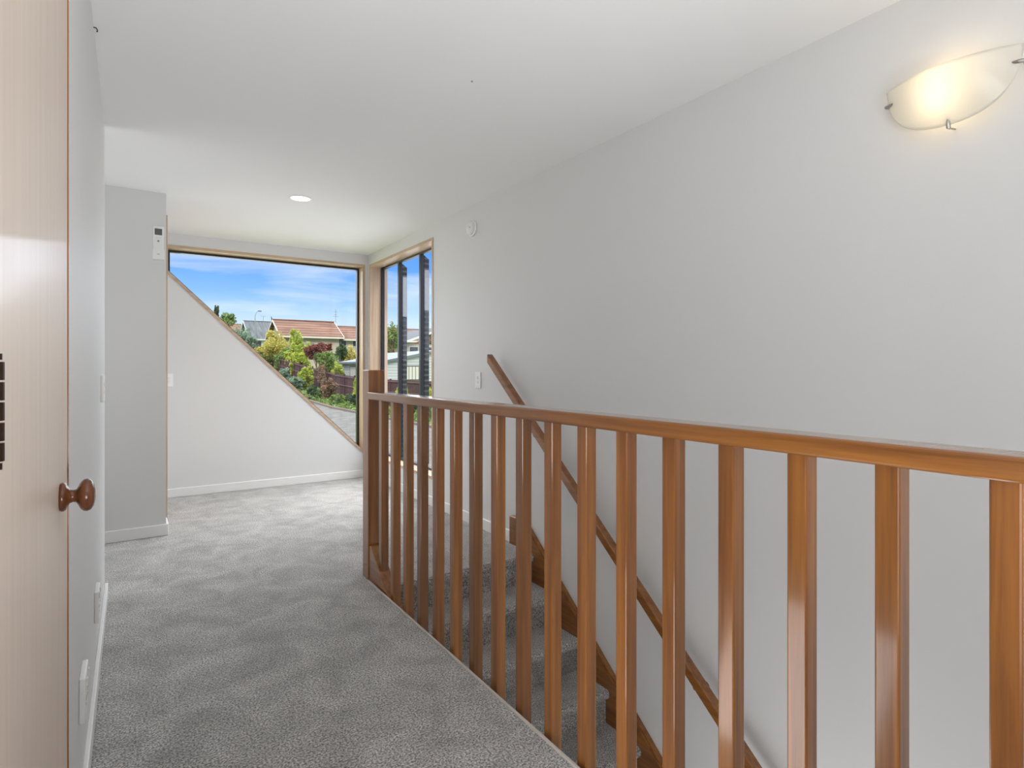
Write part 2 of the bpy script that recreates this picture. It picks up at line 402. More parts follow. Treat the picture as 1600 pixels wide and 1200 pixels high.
# ---------------------------------------------------------------- door on the left
d = thing('door_1', (XL, (DY0+DY1)/2, 0), 'pale timber door at the far left edge with a dark turned wooden knob', 'door'); d['kind'] = 'structure'
P('door_jamb', M['rimuZ'], d, [(DY0, 0), (DY0, DZ), (DY1, DZ), (DY1, 0), (DY1-.004, 0), (DY1-.004, DZ-.004), (DY0+.004, DZ-.004), (DY0+.004, 0)], mYZ, LWB, XL+.001)
B('door_leaf', M['door'], d, XL-.040, XL-.001, DY0+.007, DY1-.007, .012, DZ-.008, .0015, 1)
KY, KZ = 1.385, .925
kb = bmesh.new()
mt = Matrix.Translation((XL-.001, KY, KZ)) @ Matrix.Rotation(PI/2, 4, 'Y')
lathe(kb, [(0, 0), (.026, 0), (.0275, .003), (.0275, .006), (.0245, .010), (.021, .011), (.019, .013), (.0135, .015), (.0115, .020), (.0125, .025), (.018, .028), (.026, .032), (.0305, .037), (.0315, .042), (.029, .048), (.021, .053), (.010, .0555), (0, .056)], 40, mt)
k = link_mesh('door_knob', kb, M['knob'], d, True); k['label'] = 'dark turned wooden knob'
for hz in (.16, 1.080, 1.74):
    hb = bmesh.new()
    for q in range(5):
        tube(hb, [(XL+.004, DY0-.006, hz+q*.0195+.001), (XL+.004, DY0-.006, hz+q*.0195+.0185)], .0065, 12)
    for zz in (hz-.004, hz+.1015): tube(hb, [(XL+.004, DY0-.006, zz-.003), (XL+.004, DY0-.006, zz+.003)], .005, 10)
    box(hb, XL-.001, XL+.0008, DY0-.006, DY0+.004, hz, hz+.105)
    h = link_mesh('hinge', hb, M['bronze'], d); h['label'] = 'dark bronze hinge'
shift_to(d)
# door in the closet side, only its timber edge shows
d = thing('door_2', (XCL, 5.3, 0), 'thin timber door trim edge just past the wall with the remote', 'door'); d['kind'] = 'structure'
aw = .018
P('architrave', M['linerZ'], d, [(4.915, 0), (4.915, 2.30), (5.75, 2.30), (5.75, 0), (5.69, 0), (5.69, 2.24), (4.975, 2.24), (4.975, 0)], mYZ, XCL, XCL+aw)
B('door_leaf', M['door'], d, XCL, XCL+.008, 4.976, 5.689, .01, 2.238)
shift_to(d)
# ================================================================ STAIRS
st = thing('staircase', (1.6, 2.0, -2.7), 'grey carpeted stairs going down beside the right wall behind the balusters', 'staircase')
x0, x1 = 1.158, 2.112
NST = 14
for k in range(0, NST):
    yn = YN-RUN*k; z = -RISE*k
    yb = yn+RUN+.0 if k else YN+.03
    r = .018; ov = .026
    pts = [(yb+(.03 if k else 0), z), (yn+r, z)]
    for q in range(1, 7):
        a = PI/2*q/6
        pts.append((yn+r-r*math.sin(a), z-r+r*math.cos(a)))
    pts += [(yn, z-.034), (yn+.006, z-.044), (yn+ov, z-.05), (yn+ov, z-RISE-.02), (yb+(.03 if k else 0), z-RISE-.02)]
    if z-RISE-.02 < -2.72: break
    if k == 0: pts = [(a, min(b, 0.0005)+.0) for a, b in pts]
    o = P('step', M['scarpet'], st, pts, mYZ, x0, x1 if k else x1)
# strings: closed inner string and wall string
def top(y): return .19 - SL*(3.05-y)
yl = 3.05-(.19+2.66)/SL
P('stair_string', M['rimuY'], st, [(3.06, -.30), (3.078, -.30), (3.078, top(3.05)), (3.05, top(3.05)), (yl, -2.66), (yl+.05, -2.69), (yl+.30/SL, -2.69)], mYZ, 1.098, x0, bev=.002, seg=1)
P('stair_string', M['rimuY'], st, [(3.0, -.22), (3.21, 0.), (3.21, .185), (3.03, .185), (yl, -2.66), (yl+.05, -2.69), (yl+.30/SL, -2.69)], mYZ, x1, XR-.001, bev=.002, seg=1)
nb = bmesh.new()   # the moulding bead on the wall string
prism(nb, [(3.03, .185-.022), (3.03, .185-.012), (yl, -2.66-.012), (yl, -2.66-.022)], mYZ, x1-.006, x1)
link_mesh('string_bead', nb, M['rimuY'], st)
shift_to(st)
# ================================================================ BALUSTRADE
bal = thing('balustrade', (1.13, 1.5, 0), 'varnished timber balustrade with square balusters beside the stairwell', 'balustrade')
B('newel_post', M['rimuZ'], bal, 1.0925, 1.185, 3.08, 3.172, -.26, 1.162, .005, 2)
rl = bmesh.new()
sec = [(1.088, 1.000), (1.172, 1.000), (1.172, 1.040), (1.088, 1.040)]
prism(rl, sec, lambda a, b, d_: (a, d_, b), -1.25, 3.085)
bmesh.ops.bevel(rl, geom=[e for e in rl.edges if abs((e.verts[0].co-e.verts[1].co).y) > 1], offset=.0065, segments=3, profile=.5, affect='EDGES')
link_mesh('handrail', rl, M['rimuY'], bal)
first = None
SP = .1645; n = 0
while True:
    yc = 2.943-SP*n
    if yc < -1.1: break
    zb = .19-SL*(3.05-(yc))-.012
    zb = max(zb, -.60)
    bb = bmesh.new()
    # every baluster cut to the slope of the string it stands on
    hw = .0205
    s = .0 if zb <= -.59 else SL*hw
    prof = [(yc-hw, zb-s), (yc+hw, zb+s), (yc+hw, 1.004), (yc-hw, 1.004)]
    prism(bb, prof, mYZ, 1.1095, 1.1505)
    bmesh.ops.bevel(bb, geom=[e for e in bb.edges if abs((e.verts[0].co-e.verts[1].co).z) > .5], offset=.0035, segments=2, profile=.5, affect='EDGES')
    o = link_mesh('baluster', bb, M['rimuZ'], bal)
    n += 1
for (yy, zz) in ((3.098, .075), (3.118, .072)):
    pb = bmesh.new(); lathe(pb, [(0, .0008), (.0045, .0008), (.0045, -.001)], 12, Matrix.Translation((1.0925, yy+.02, zz)) @ Matrix.Rotation(-PI/2, 4, 'Y'))
    link_mesh('timber_plug', pb, M['knob'], bal)
B('newel_post', M['rimuZ'], bal, 1.0925, 1.185, -1.342, -1.25, -.26, 1.162, .005, 2)
shift_to(bal)
# ================================================================ WALL HANDRAIL
hr = thing('wall_handrail', (2.06, 2.0, .2), 'sloping timber handrail fixed along the right wall above the stairs', 'handrail')
HS = .825; ya, za = 3.375, 1.272; ye = -.6
hb = bmesh.new()
hh = .062
prism(hb, [(ya, za-hh), (ya, za), (ye, za-HS*(ya-ye)), (ye, za-HS*(ya-ye)-hh)], mYZ, 2.035, 2.083, bev=.007, seg=3)
link_mesh('rail', hb, M['rimuY'], hr)
for yb in (3.55-HS*0-.0, 1.655, .2):
    if yb > 3.3: yb = 2.86
    zr = za-HS*(ya-yb)-hh
    tb = bmesh.new()
    tube(tb, [(2.06, yb, zr+.004), (2.06, yb, zr-.022), (2.066, yb, zr-.032), (2.08, yb, zr-.038), (XR-.004, yb, zr-.040)], .005, 10)
    lathe(tb, [(0, 0), (.022, 0), (.022, .003), (.010, .006), (0, .006)], 20, Matrix.Translation((XR, yb, zr-.040)) @ Matrix.Rotation(-PI/2, 4, 'Y'))
    b_ = link_mesh('bracket', tb, M['dark'], hr); b_['label'] = 'small black metal bracket'
shift_to(hr)
# ================================================================ WALL LAMP
LY, LZ, LW, LX = .722, 2.090, .176, XR
wl = thing('wall_lamp', (XR, LY, LZ-.09), 'half moon frosted glass wall lamp glowing warm high on the right wall', 'wall lamp')
gb = bmesh.new(); NU, NV = 36, 16
def sconce(s, v):
    """s -1..1 across, v 0 top edge .. 1 bottom"""
    prof = (max(0., 1-abs(s)**2.3))**.5              # half-moon depth at this width
    drop = .036*(1-abs(s)**8) + .134*prof
    z = LZ - v*drop
    bow = .036 + .066*(1-s*s)
    x = XR - bow*(1 - .55*(v*drop/.17)**2) + .0
    return Vector((x, LY + s*LW, z))
front = [[gb.verts.new(sconce(-1+2*i/NU, j/NV)) for j in range(NV+1)] for i in range(NU+1)]
for i in range(NU):
    for j in range(NV):
        q = [front[i][j], front[i+1][j], front[i+1][j+1], front[i][j+1]]
        gb.faces.new(q)
bmesh.ops.remove_doubles(gb, verts=gb.verts, dist=.0005)
bmesh.ops.recalc_face_normals(gb, faces=gb.faces)
bmesh.ops.solidify(gb, geom=gb.faces[:], thickness=.004)
link_mesh('glass_shade', gb, M['frost'], wl, True)
B('back_plate', M['plastic'], wl, XR-.012, XR, LY-.075, LY+.075, LZ-.105, LZ-.035, .004, 2)
tb = bmesh.new(); lathe(tb, [(0, -.03), (.010, -.028), (.013, -.015), (.013, .012), (.009, .026), (0, .030)], 20, Matrix.Translation((XR-.042, LY+.02, LZ-.070)) @ Matrix.Rotation(PI/2, 4, 'X'))
bu = link_mesh('bulb', tb, M['bulb'], wl, True)
tb = bmesh.new(); tube(tb, [(XR-.012, LY+.055, LZ-.070), (XR-.042, LY+.055, LZ-.070), (XR-.042, LY+.048, LZ-.070)], .007, 10); link_mesh('lamp_holder', tb, M['plastic'], wl)
def clip(s, v, out):
    p = sconce(s, v); c = Vector((XR-.06, LY, LZ-.03))
    dirv = Vector((0, p.y-c.y, p.z-c.z)).normalized()
    cb = bmesh.new()
    e = p + dirv*.010; tip = p - dirv*.034 + Vector((-.012, 0, 0))
    tube(cb, [e + Vector((.004, 0, 0)), e + Vector((-.006, 0, 0)), p + Vector((-.008, 0, 0)), tip], [.0040, .0062, .0058, .0006], 8)
    tube(cb, [e, Vector((XR-.002, e.y-dirv.y*.006, e.z-dirv.z*.006))], .0028, 8)
    k_ = link_mesh('spike_clip', cb, M['steel'], wl); k_['label'] = 'pointed metal glass clip'
clip(.0, 1., 0); clip(.94, .8, 1); clip(-.94, .8, 1)
shift_to(wl)
# ================================================================ CEILING DOWNLIGHTS
def downlight(x, y, label, r=.078, name='downlight'):
    t = thing(name, (x, y, ZC), label, 'ceiling light')
    b1 = bmesh.new(); lathe(b1, [(r, 0), (r, -.003), (r-.004, -.005), (r-.012, -.004), (r-.013, -.001), (r-.013, 0)], 40); link_mesh('trim_ring', b1, M['plastic'], t, True)
    b2 = bmesh.new(); lathe(b2, [(0, -.0025), (r-.014, -.0025), (r-.0135, -.0005)], 40); link_mesh('diffuser', b2, M['led'], t)
    return t
downlight(1.018, 4.29, 'round white recessed downlight glowing in the ceiling')
# ================================================================ SMOKE ALARM
p = at_x(739, 357, XR)
sa = thing('smoke_alarm', (XR, p.y, p.z), 'round white smoke alarm high on the right wall beside the tall window', 'smoke alarm')
b1 = bmesh.new(); lathe(b1, [(0, 0), (.058, 0), (.060, .004), (.060, .012), (.055, .014), (0, .014)], 40, Matrix.Rotation(-PI/2, 4, 'Y')); link_mesh('base', b1, M['plastic'], sa, True)
b1 = bmesh.new(); lathe(b1, [(.050, .013), (.052, .024), (.046, .034), (.030, .038), (.014, .038), (.012, .041), (0, .041)], 40, Matrix.Rotation(-PI/2, 4, 'Y')); link_mesh('cover', b1, M['plastic2'], sa, True)
b1 = bmesh.new(); lathe(b1, [(.004, .036), (.004, .040), (0, .040)], 12, Matrix.Translation((0, -.02, .0)) @ Matrix.Rotation(-PI/2, 4, 'Y')); link_mesh('indicator', b1, M['button'], sa)
# ================================================================ SWITCHES AND SOCKETS
def plate(name, loc, nrm, w_, h_, label, cat, kind='switch', group=None, vertical=True, th=.010):
    """local x = out of the wall, y = across; nrm angle turns it"""
    t = thing(name, loc, label, cat, group); t.rotation_euler = (0, 0, nrm)
    b1 = bmesh.new(); box(b1, 0, th, -w_/2, w_/2, -h_/2, h_/2, .003, 2); link_mesh('face_plate', b1, M['plastic'], t)
    if kind == 'switch':
        for zz in ((h_*.16, -h_*.12)):
            b1 = bmesh.new(); box(b1, th-.001, th+.004, -.008, .008, zz-.010, zz+.010, .002, 2); link_mesh('rocker', b1, M['plastic2'], t)
    else:
        for yy in (-w_*.25, w_*.25):
            b1 = bmesh.new(); box(b1, th-.001, th+.0045, yy-.006, yy+.006, h_*.22, h_*.40, .0015, 2); link_mesh('rocker', b1, M['plastic2'], t)
            b2 = bmesh.new()
            for (dy, dz, ang) in ((-.008, .004, .5), (.008, .004, -.5), (0, -.012, 0)):
                v = [Vector((0, y_, z_)) for y_, z_ in ((-.001, -.004), (.001, -.004), (.001, .004), (-.001, .004))]
                R_ = Matrix.Rotation(ang, 3, 'X')
                q = [R_ @ x + Vector((0, yy+dy, dz-h_*.08)) for x in v]
                A = [b2.verts.new(x+Vector((th-.002, 0, 0))) for x in q]; Bv = [b2.verts.new(x+Vector((th+.0004, 0, 0))) for x in q]
                b2.faces.new(A); b2.faces.new(Bv[::-1])
                for i in range(4): b2.faces.new([A[i], A[(i+1) % 4], Bv[(i+1) % 4], Bv[i]])
            link_mesh('socket_slots', b2, M['dark'], t)
    return t
p = at_x(748, 594, XR)
plate('light_switch', (XR, p.y, p.z), PI, .075, .118, 'white light switch on the right wall beside the sloping handrail', 'light switch')
plate('light_switch', (XL, 3.16, 1.081), 0, .12, .118, 'white light switch on the left wall, seen edge on past the door', 'light switch', th=.012)
p = at_y(265.5, 594, YF)
plate('light_switch', (p.x-.012, YF, p.z), -PI/2, .075, .118, 'white light switch on the end wall below the slanted window corner', 'light switch')
plate('power_socket', (XL+.0, 2.63, .300), 0, .12, .115, 'white power socket low on the left wall, the farther one from the door', 'power socket', 'socket', th=.014)
plate('power_socket', (XL, 1.90, .312), 0, .12, .118, 'white power socket low on the left wall, the nearer one by the door', 'power socket', 'socket', th=.014)
# ================================================================ REMOTE CONTROL
pa, pb = at_y(238.5, 353, 4.70), at_y(256, 407, 4.70)
rc = thing('remote_control', ((pa.x+pb.x)/2, 4.70, pb.z), 'white air conditioner remote in a holder on the short wall', 'remote control')
rw, rh = (pb.x-pa.x)/2*.92, pa.z-pb.z
def RB(name, m, x0, x1, y0, y1, z0, z1, bev, par=rc, lab=None):
    b1 = bmesh.new(); box(b1, x0, x1, y0, y1, z0, z1, bev, 2); o = link_mesh(name, b1, m, par)
    if lab: o['label'] = lab
    return o
RB('holder', M['plastic'], -rw-.004, rw+.004, -.026, 0, 0, rh*.30, .004)
RB('remote_body', M['plastic'], -rw, rw, -.022, -.004, .006, rh, .005)
RB('screen', M['lcd'], -rw*.72, rw*.72, -.0232, -.021, rh*.73, rh*.92, .001, lab='dark grey display screen')
b1 = bmesh.new(); lathe(b1, [(0, .0018), (.006, .0018), (.0065, 0)], 20, Matrix.Translation((0, -.022, rh*.55)) @ Matrix.Rotation(PI/2, 4, 'X')); link_mesh('button', b1, M['button'], rc)
RB('button', M['plastic2'], -rw*.5, -rw*.1, -.0235, -.021, rh*.63, rh*.67, .001)
RB('button', M['plastic2'], rw*.1, rw*.5, -.0235, -.021, rh*.63, rh*.67, .001)
RB('badge', M['button'], -.008, .008, -.0264, -.0255, rh*.15, rh*.165, .0003)
# tiny fixings
p = at_x(146, 44, XL)
hk = bmesh.new(); tube(hk, [(XL, p.y, ZC-.012), (XL+.008, p.y, ZC-.012), (XL+.012, p.y, ZC-.020), (XL+.010, p.y, ZC-.026)], .0022, 8)
tag(link_mesh('small_hook', hk, M['dark'], None), 'tiny dark hook where the left wall meets the ceiling', 'hook')
p = at_t(737.5, 127, (ZC-H)*FPX/(HY-127))
hk = bmesh.new(); lathe(hk, [(0, -.003), (.004, -.0025), (.005, 0)], 12, Matrix.Translation((p.x, p.y, ZC)))
tag(link_mesh('ceiling_screw', hk, M['button'], None), 'tiny grey screw head alone in the middle of the ceiling', 'screw')
# ================================================================ OUTSIDE
def gz(Y):
    pts = [(-20, -1.45), (38, -1.45), (47, -1.16), (66.7, .35), (85, 1.75), (110, 3.6), (160, 6.5), (260, 7)]
    for (a, b), (c, d_) in zip(pts, pts[1:]):
        if Y <= c: return b+(d_-b)*(Y-a)/(c-a)
    return 7
def ground(name, m, x0, x1, y0, y1, dz, label, cat, stepy=3.):
    bm = bmesh.new(); n_ = max(1, int((y1-y0)/stepy)); prev = None
    for i in range(n_+1):
        y = y0+(y1-y0)*i/n_
        cur = [bm.verts.new((x0, y, gz(y)+dz)), bm.verts.new((x1, y, gz(y)+dz)), bm.verts.new((x1, y, gz(y)-.4)), bm.verts.new((x0, y, gz(y)-.4))]
        if prev:
            for k in range(4): bm.faces.new([prev[k], prev[(k+1) % 4], cur[(k+1) % 4], cur[k]])
        else: bm.faces.new(cur[::-1])
        prev = cur
    bm.faces.new(prev)
    return struct(link_mesh(name, bm, m), label, cat)
ground('ground', M['grass'], -80, 160, 6.6, 240, 0., 'grassy ground rising away towards the houses', 'ground')
ground('driveway', M['drive'], 2.9, 10.9, 6.7, 84, .02, 'grey aggregate driveway running beside the garden bed', 'driveway')
ground('garden_bed', M['soil'], 11.05, 14.0, 6.7, 75, .04, 'dark soil garden bed between driveway and fence', 'garden bed')
ground('kerb', M['kerb'], 10.9, 11.05, 6.7, 75, .14, 'low timber kerb along the garden bed', 'kerb')
# fence
fe = thing('paling_fence', (14.1, 40, -1.4), 'dark brown stained paling fence running beside the driveway', 'fence')
y = 9.0; sp = 2.4
while y < 78:
    y2 = y+sp
    zt_ = max(gz((y+y2)/2)+1.86, .45) if y < 50 else gz((y+y2)/2)+1.82
    zb_ = min(gz(y), gz(y2))-.05
    B('fence_post', M['fpost'], fe, 14.0, 14.1, y-.05, y+.05, zb_, zt_+.06)
    pts = [(y+.05, gz(y)), (y2-.05, gz(y2)), (y2-.05, gz(y2)-gz((y+y2)/2)+zt_), (y+.05, gz(y)-gz((y+y2)/2)+zt_)]
    P('paling_panel', M['fence'], fe, pts, mYZ, 14.05, 14.075)
    dd = (gz(y2)-gz(y))
    for q in (.10, .80):
        za_ = zt_-q-dd/2; zc_ = zt_-q+dd/2
        P('fence_rail', M['frail'], fe, [(y+.05, za_-.05), (y2-.05, zc_-.05), (y2-.05, zc_+.04), (y+.05, za_+.04)], mYZ, 14.0, 14.05)
    y = y2
shift_to(fe)
# houses ------------------------------------------------------------------
def gable_house(root, X0, X1, Ye0, Ye1, zr, ze, zg, wallm, roofm, ov=.5, gable_ov=.5, fascia=None):
    """ridge along X; eaves at Ye0 (near) and Ye1 (far)"""
    Yr = (Ye0+Ye1)/2
    w_ = bmesh.new()
    a, b = X0+gable_ov, X1-gable_ov
    sl = (zr-ze)/(Yr-Ye0); zw = ze+sl*ov-.12
    prism(w_, [(Ye0+ov, zg), (Ye0+ov, zw), (Yr, zr-.15), (Ye1-ov, zw), (Ye1-ov, zg)], mYZ, a, b)
    link_mesh('house_wall', w_, wallm, root)
    r_ = bmesh.new()
    prism(r_, [(Ye0, ze), (Yr, zr), (Ye1, ze), (Ye1, ze-.14), (Yr, zr-.14), (Ye0, ze-.14)], mYZ, X0, X1)
    link_mesh('roof', r_, roofm, root)
    B('gutter', fascia or M['gutter'], root, X0, X1, Ye0-.12, Ye0+.03, ze-.22, ze-.02)
    b1 = bmesh.new()
    for xx in (X0-.06, X1+.0):
        prism(b1, [(Ye0, ze+.03), (Yr, zr+.03), (Ye1, ze+.03), (Ye1, ze-.22), (Yr, zr-.22), (Ye0, ze-.22)], mYZ, xx, xx+.06)
    link_mesh('bargeboard', b1, fascia or M['fpost'], root)
    b1 = bmesh.new(); tube(b1, [(X0-.05, Yr, zr+.03), (X1+.05, Yr, zr+.03)], .09, 8); link_mesh('ridge_cap', b1, roofm, root)
def house_window(root, xa, xb, za, zb_, Y, m=None):
    f = B('window_frame', M['white'], root, xa-.06, xb+.06, Y-.06, Y+.02, za-.06, zb_+.06)
    B('pane', m or M['hglass'], f, xa, xb, Y-.075, Y-.055, za, zb_)
# House A terracotta
hA = thing('house', (20, 80, 1), 'cream house with a terracotta tiled gable roof beyond the garden', 'house')
gable_house(hA, 15.4, 23.4, 75.2, 84.4, 7.6, 5.3, .6, M['cream'], M['tile'], fascia=M['gutter'])
gable_house(hA, 23.46, 36, 75.6, 83.6, 7.02, 5.12, .6, M['cream'], M['tile'], fascia=M['gutter'])
for (u0, v0, u1, v1) in ((532, 532.5, 540.5, 540.5), (551.5, 533, 557.5, 541)):
    a, b = at_y(u0, v0, 76.1), at_y(u1, v1, 76.1)
    house_window(hA, a.x, b.x, b.z, a.z, 76.1)
ap = at_y(524.5, 486, 79.5); tb = bmesh.new()
tube(tb, [(ap.x, 79.5, 7.3), (ap.x, 79.5, ap.z+.2)], .035, 6)
for zz, ww in ((ap.z-.1, .22), (ap.z-.5, .2), (ap.z-.75, .38)): tube(tb, [(ap.x-ww, 79.5, zz), (ap.x+ww, 79.5, zz)], .03, 6)
link_mesh('aerial', tb, M['pole'], hA)
tb = bmesh.new(); tube(tb, [(15.35, 79.8, 7.5), (15.25, 79.8, 8.0)], [.09, .03], 6); link_mesh('finial', tb, M['fpost'], hA)
shift_to(hA)
# House B grey roof
hB = thing('house', (22, 108, 3), 'grey roofed house behind the street lamp', 'house')
gable_house(hB, 16.3, 30, 103.3, 115.1, 9.5, 6.15, 2.6, M['white'], M['gtile'], fascia=M['white'])
a, b = at_y(397, 533, 103.8), at_y(408, 545, 103.8); house_window(hB, a.x, b.x, b.z, a.z, 103.8)
ap = at_y(411.5, 494, 109); tb = bmesh.new()
tube(tb, [(ap.x, 109, 9.3), (ap.x, 109, ap.z)], .04, 6); tube(tb, [(ap.x-.45, 109, ap.z), (ap.x+.45, 109, ap.z)], .04, 6); link_mesh('aerial', tb, M['pole'], hB)
shift_to(hB)
hD = thing('house', (14, 150, 6), 'far house whose orange tiled roof shows left of the grey roof', 'house')
gable_house(hD, 8, 22.3, 147, 159, 12.0, 9.2, 5.6, M['cream'], M['tile']); shift_to(hD)
# House C, gable facing us
hC = thing('house', (31, 65, 0), 'low house with white bargeboards and red brick gable seen through the tall window', 'house')
ax, az, ex, ez, Yc = 31., 6.2, 25.2, 4.12, 60.
P('house_wall', M['cream'], hC, [(ex+.6, -.6), (ex+.6, ez-.1), (ax+4.8, ez-.1), (ax+4.8, -.6)], mXZ, Yc+.6, Yc+10)
P('gable_brick', M['brick'], hC, [(ex+1.6, ez-.1), (ax, az-.35), (ax+3.6, ez-.1)], mXZ, Yc+.5, Yc+.6)
P('roof', M['gtile'], hC, [(ex, ez), (ax, az), (ax+5.8, ez), (ax+5.8, ez-.12), (ax, az-.12), (ex, ez-.12)], mXZ, Yc, Yc+10.5)
P('bargeboard', M['white'], hC, [(ex, ez+.02), (ax, az+.02), (ax+5.8, ez+.02), (ax+5.8, ez-.22), (ax, az-.24), (ex, ez-.22)], mXZ, Yc-.06, Yc)
tb = bmesh.new(); tube(tb, [(27.6, Yc+.4, ez-.2), (27.6, Yc+.4, -.5)], .06, 8); link_mesh('downpipe', tb, M['white'], hC)
for xa in (26.3, 28.3): 
    f = B('window_frame', M['white'], hC, xa-.06, xa+1.06, Yc+.5, Yc+.6, 2.6, 3.7); B('pane', M['hglass'], f, xa, xa+1, Yc+.48, Yc+.5, 2.66, 3.64)
shift_to(hC)
# Garage / shed with weatherboards
sh = thing('garage', (20, 45, -1.4), 'pale weatherboard garage with a low grey roof behind the fence', 'garage')
sx0, sxr, sx1, sy0, sy1, se, sr = 16., 20.5, 25., 41.7, 52.8, 1.75, 2.66
P('garage_wall', M['wboard'], sh, [(sx0+.1, -1.5), (sx0+.1, se), (sxr, sr-.1), (sx1-.1, se), (sx1-.1, -1.5)], mXZ, sy0+.1, sy1-.1)
P('roof', M['tin'], sh, [(sx0-.2, se-.02), (sxr, sr+.02), (sx1+.2, se-.02), (sx1+.2, se-.08), (sxr, sr-.05), (sx0-.2, se-.08)], mXZ, sy0-.1, sy1+.1)
P('bargeboard', M['fascia'], sh, [(sx0-.2, se), (sxr, sr+.03), (sx1+.2, se), (sx1+.2, se-.18), (sxr, sr-.15), (sx0-.2, se-.18)], mXZ, sy0-.14, sy0-.1)
B('gutter', M['fascia'], sh, sx0-.3, sx0-.2, sy0-.1, sy1+.1, se-.16, se)
f = B('window_frame', M['dark'], sh, 17.6, 19.55, sy0+.05, sy0+.1, .25, 1.4); B('pane', M['curtain'], f, 17.68, 19.47, sy0+.04, sy0+.05, .32, 1.33)
f = B('window_frame', M['dark'], sh, sx0+.05, sx0+.1, 48.2, 50., .25, 1.4); B('pane', M['curtainY'], f, sx0+.04, sx0+.05, 48.3, 49.9, .32, 1.33)
shift_to(sh)
# street lamp
b = at_t(398.5, 576, 90); b.z = gz(b.y)
sl_ = thing('street_lamp', b, 'tall curved street lamp in front of the grey roofed house', 'street lamp')
tb = bmesh.new(); pts = [(0, 0, 0), (0, 0, 3), (0, 0, 6.4)]
for q in range(1, 7):
    a = PI/2*q/6*.85; pts.append((.62*(1-math.cos(a)), 0, 6.4+1.25*math.sin(a)))
tube(tb, pts, [.10, .085, .07]+[.05]*6, 8); link_mesh('pole', tb, M['pole'], sl_)
tb = bmesh.new(); box(tb, .45, .95, -.12, .12, 7.52, 7.66, .03, 1); link_mesh('lamp_head', tb, M['dark'], sl_)
# vegetation ---------------------------------------------------------------
def leaves(bm, c, r, n_, size, rng, sparse=0.):
    nb_ = 48; cs = []
    for i in range(nb_):
        v = Vector((rng.gauss(0, 1), rng.gauss(0, 1), rng.gauss(0, 1))).normalized()*rng.uniform(.30, .90)
        cs.append((Vector((v.x*r[0], v.y*r[1], v.z*r[2])), rng.uniform(.14, .34)))
    for i in range(n_):
        cc, k_ = rng.choice(cs)
        v = Vector((rng.gauss(0, 1), rng.gauss(0, 1), rng.gauss(0, 1))).normalized()*rng.uniform(.5, 1.)*k_
        p_ = c + cc + Vector((v.x*r[0], v.y*r[1], v.z*r[2]))
        a = Vector((rng.gauss(0, 1), rng.gauss(0, 1), rng.gauss(0, .6))).normalized(); b_ = a.cross(Vector((rng.gauss(0, 1), rng.gauss(0, 1), rng.gauss(0, 1)))).normalized()
        s_ = size*rng.uniform(.6, 1.3)
        q = [p_-a*s_, p_-b_*s_*.5, p_+a*s_, p_+b_*s_*.5]
        bm.faces.new([bm.verts.new(x) for x in q])
def plant(name, X, Y, cz, r, mat, label, cat, seed, n_=1500, size=.09, trunk=.08, group=None):
    n_ = int(n_*1.7)
    """crown centre height cz above the ground; stems reach up into it"""
    rng = random.Random(seed); g = gz(Y)+.0
    t = thing(name, (X, Y, g), label, cat, group)
    bm = bmesh.new(); leaves(bm, Vector((0, 0, cz)), r, n_, size, rng)
    me = link_mesh('foliage', bm, mat, t)
    bm = bmesh.new()
    tube(bm, [(0, 0, -.05), (0.03*r[0], 0, cz*.5), (0, .05*r[1], cz)], [trunk, trunk*.8, trunk*.4], 7)
    for k in range(7):
        a = k*2*PI/7+rng.uniform(-.3, .3); e = Vector((math.cos(a)*r[0]*.65, math.sin(a)*r[1]*.65, cz+rng.uniform(-.2, .65)*r[2]))
        s0 = Vector((0, 0, cz*rng.uniform(.35, .8)))
        tube(bm, [s0, (s0+e)/2+Vector((0, 0, .05*r[2])), e], [trunk*.45, trunk*.3, trunk*.12], 5)
    link_mesh('trunk', bm, M['bark'], t)
    return t
def pl(name, u, vc, Y, wpx, hpx, mat, label, cat, seed, n_=1500, size=.09, X=None, **kw):
    if X is not None:
        dx, dy = ray(u); Y = X/dx*dy
    p_ = at_y(u, vc, Y); t_ = Y/ray(u)[1]
    rx = wpx*.5*t_/FPX; rz = hpx*.5*t_/FPX
    while 420 < u < 535 and X is None and 50 < p_.y < 73 and p_.x - .55*rx < 14.15:
        Y = p_.y+.3; p_ = at_y(u, vc, Y); t_ = Y/ray(u)[1]; rx = wpx*.5*t_/FPX; rz = hpx*.5*t_/FPX
    g = gz(p_.y)
    if name in ('bush', 'shrub'):
        top_ = p_.z+rz; rz = max((top_-g)/2*1.04, rz*.8); n_ = int(n_*min(2., max(1., rz/(hpx*.5*t_/FPX))))
        return plant(name, p_.x, p_.y, rz*.96, (rx, rx, rz), mat, label, cat, seed, n_, size, **kw)
    return plant(name, p_.x, p_.y, max(p_.z-g, rz*.75), (rx, rx, rz), mat, label, cat, seed, n_, size, **kw)
# behind the fence
pl('bush', 427, 541, 70.5, 60, 42, G['gold'], 'wide golden green bush above the far end of the fence', 'bush', 1, 3600, .12)
pl('bush', 463, 533, 66.5, 44, 44, G['lime'], 'tall lime green bush in front of the cream house', 'bush', 2, 3000, .12)
pl('bush', 452, 551, 62, 50, 26, G['green'], 'green bush low against the fence below the lime ones', 'bush', 3, 2200, .12)
pl('bush', 470, 560, 58, 34, 22, G['lime'], 'bright lime bush spilling over the fence top', 'bush', 4, 1500, .12)
pl('maple_tree', 494, 548, 60, 36, 34, G['red'], 'wine red maple against the cream house wall', 'tree', 5, 2200, .12)
pl('maple_tree', 512, 543, 68, 18, 14, G['red'], 'small wine red maple top right of the bigger one', 'tree', 6, 700, .12)
pl('tree', 510, 566, 55, 40, 44, G['green'], 'leafy green tree leaning over the fence before the garage', 'tree', 7, 3200, .10)
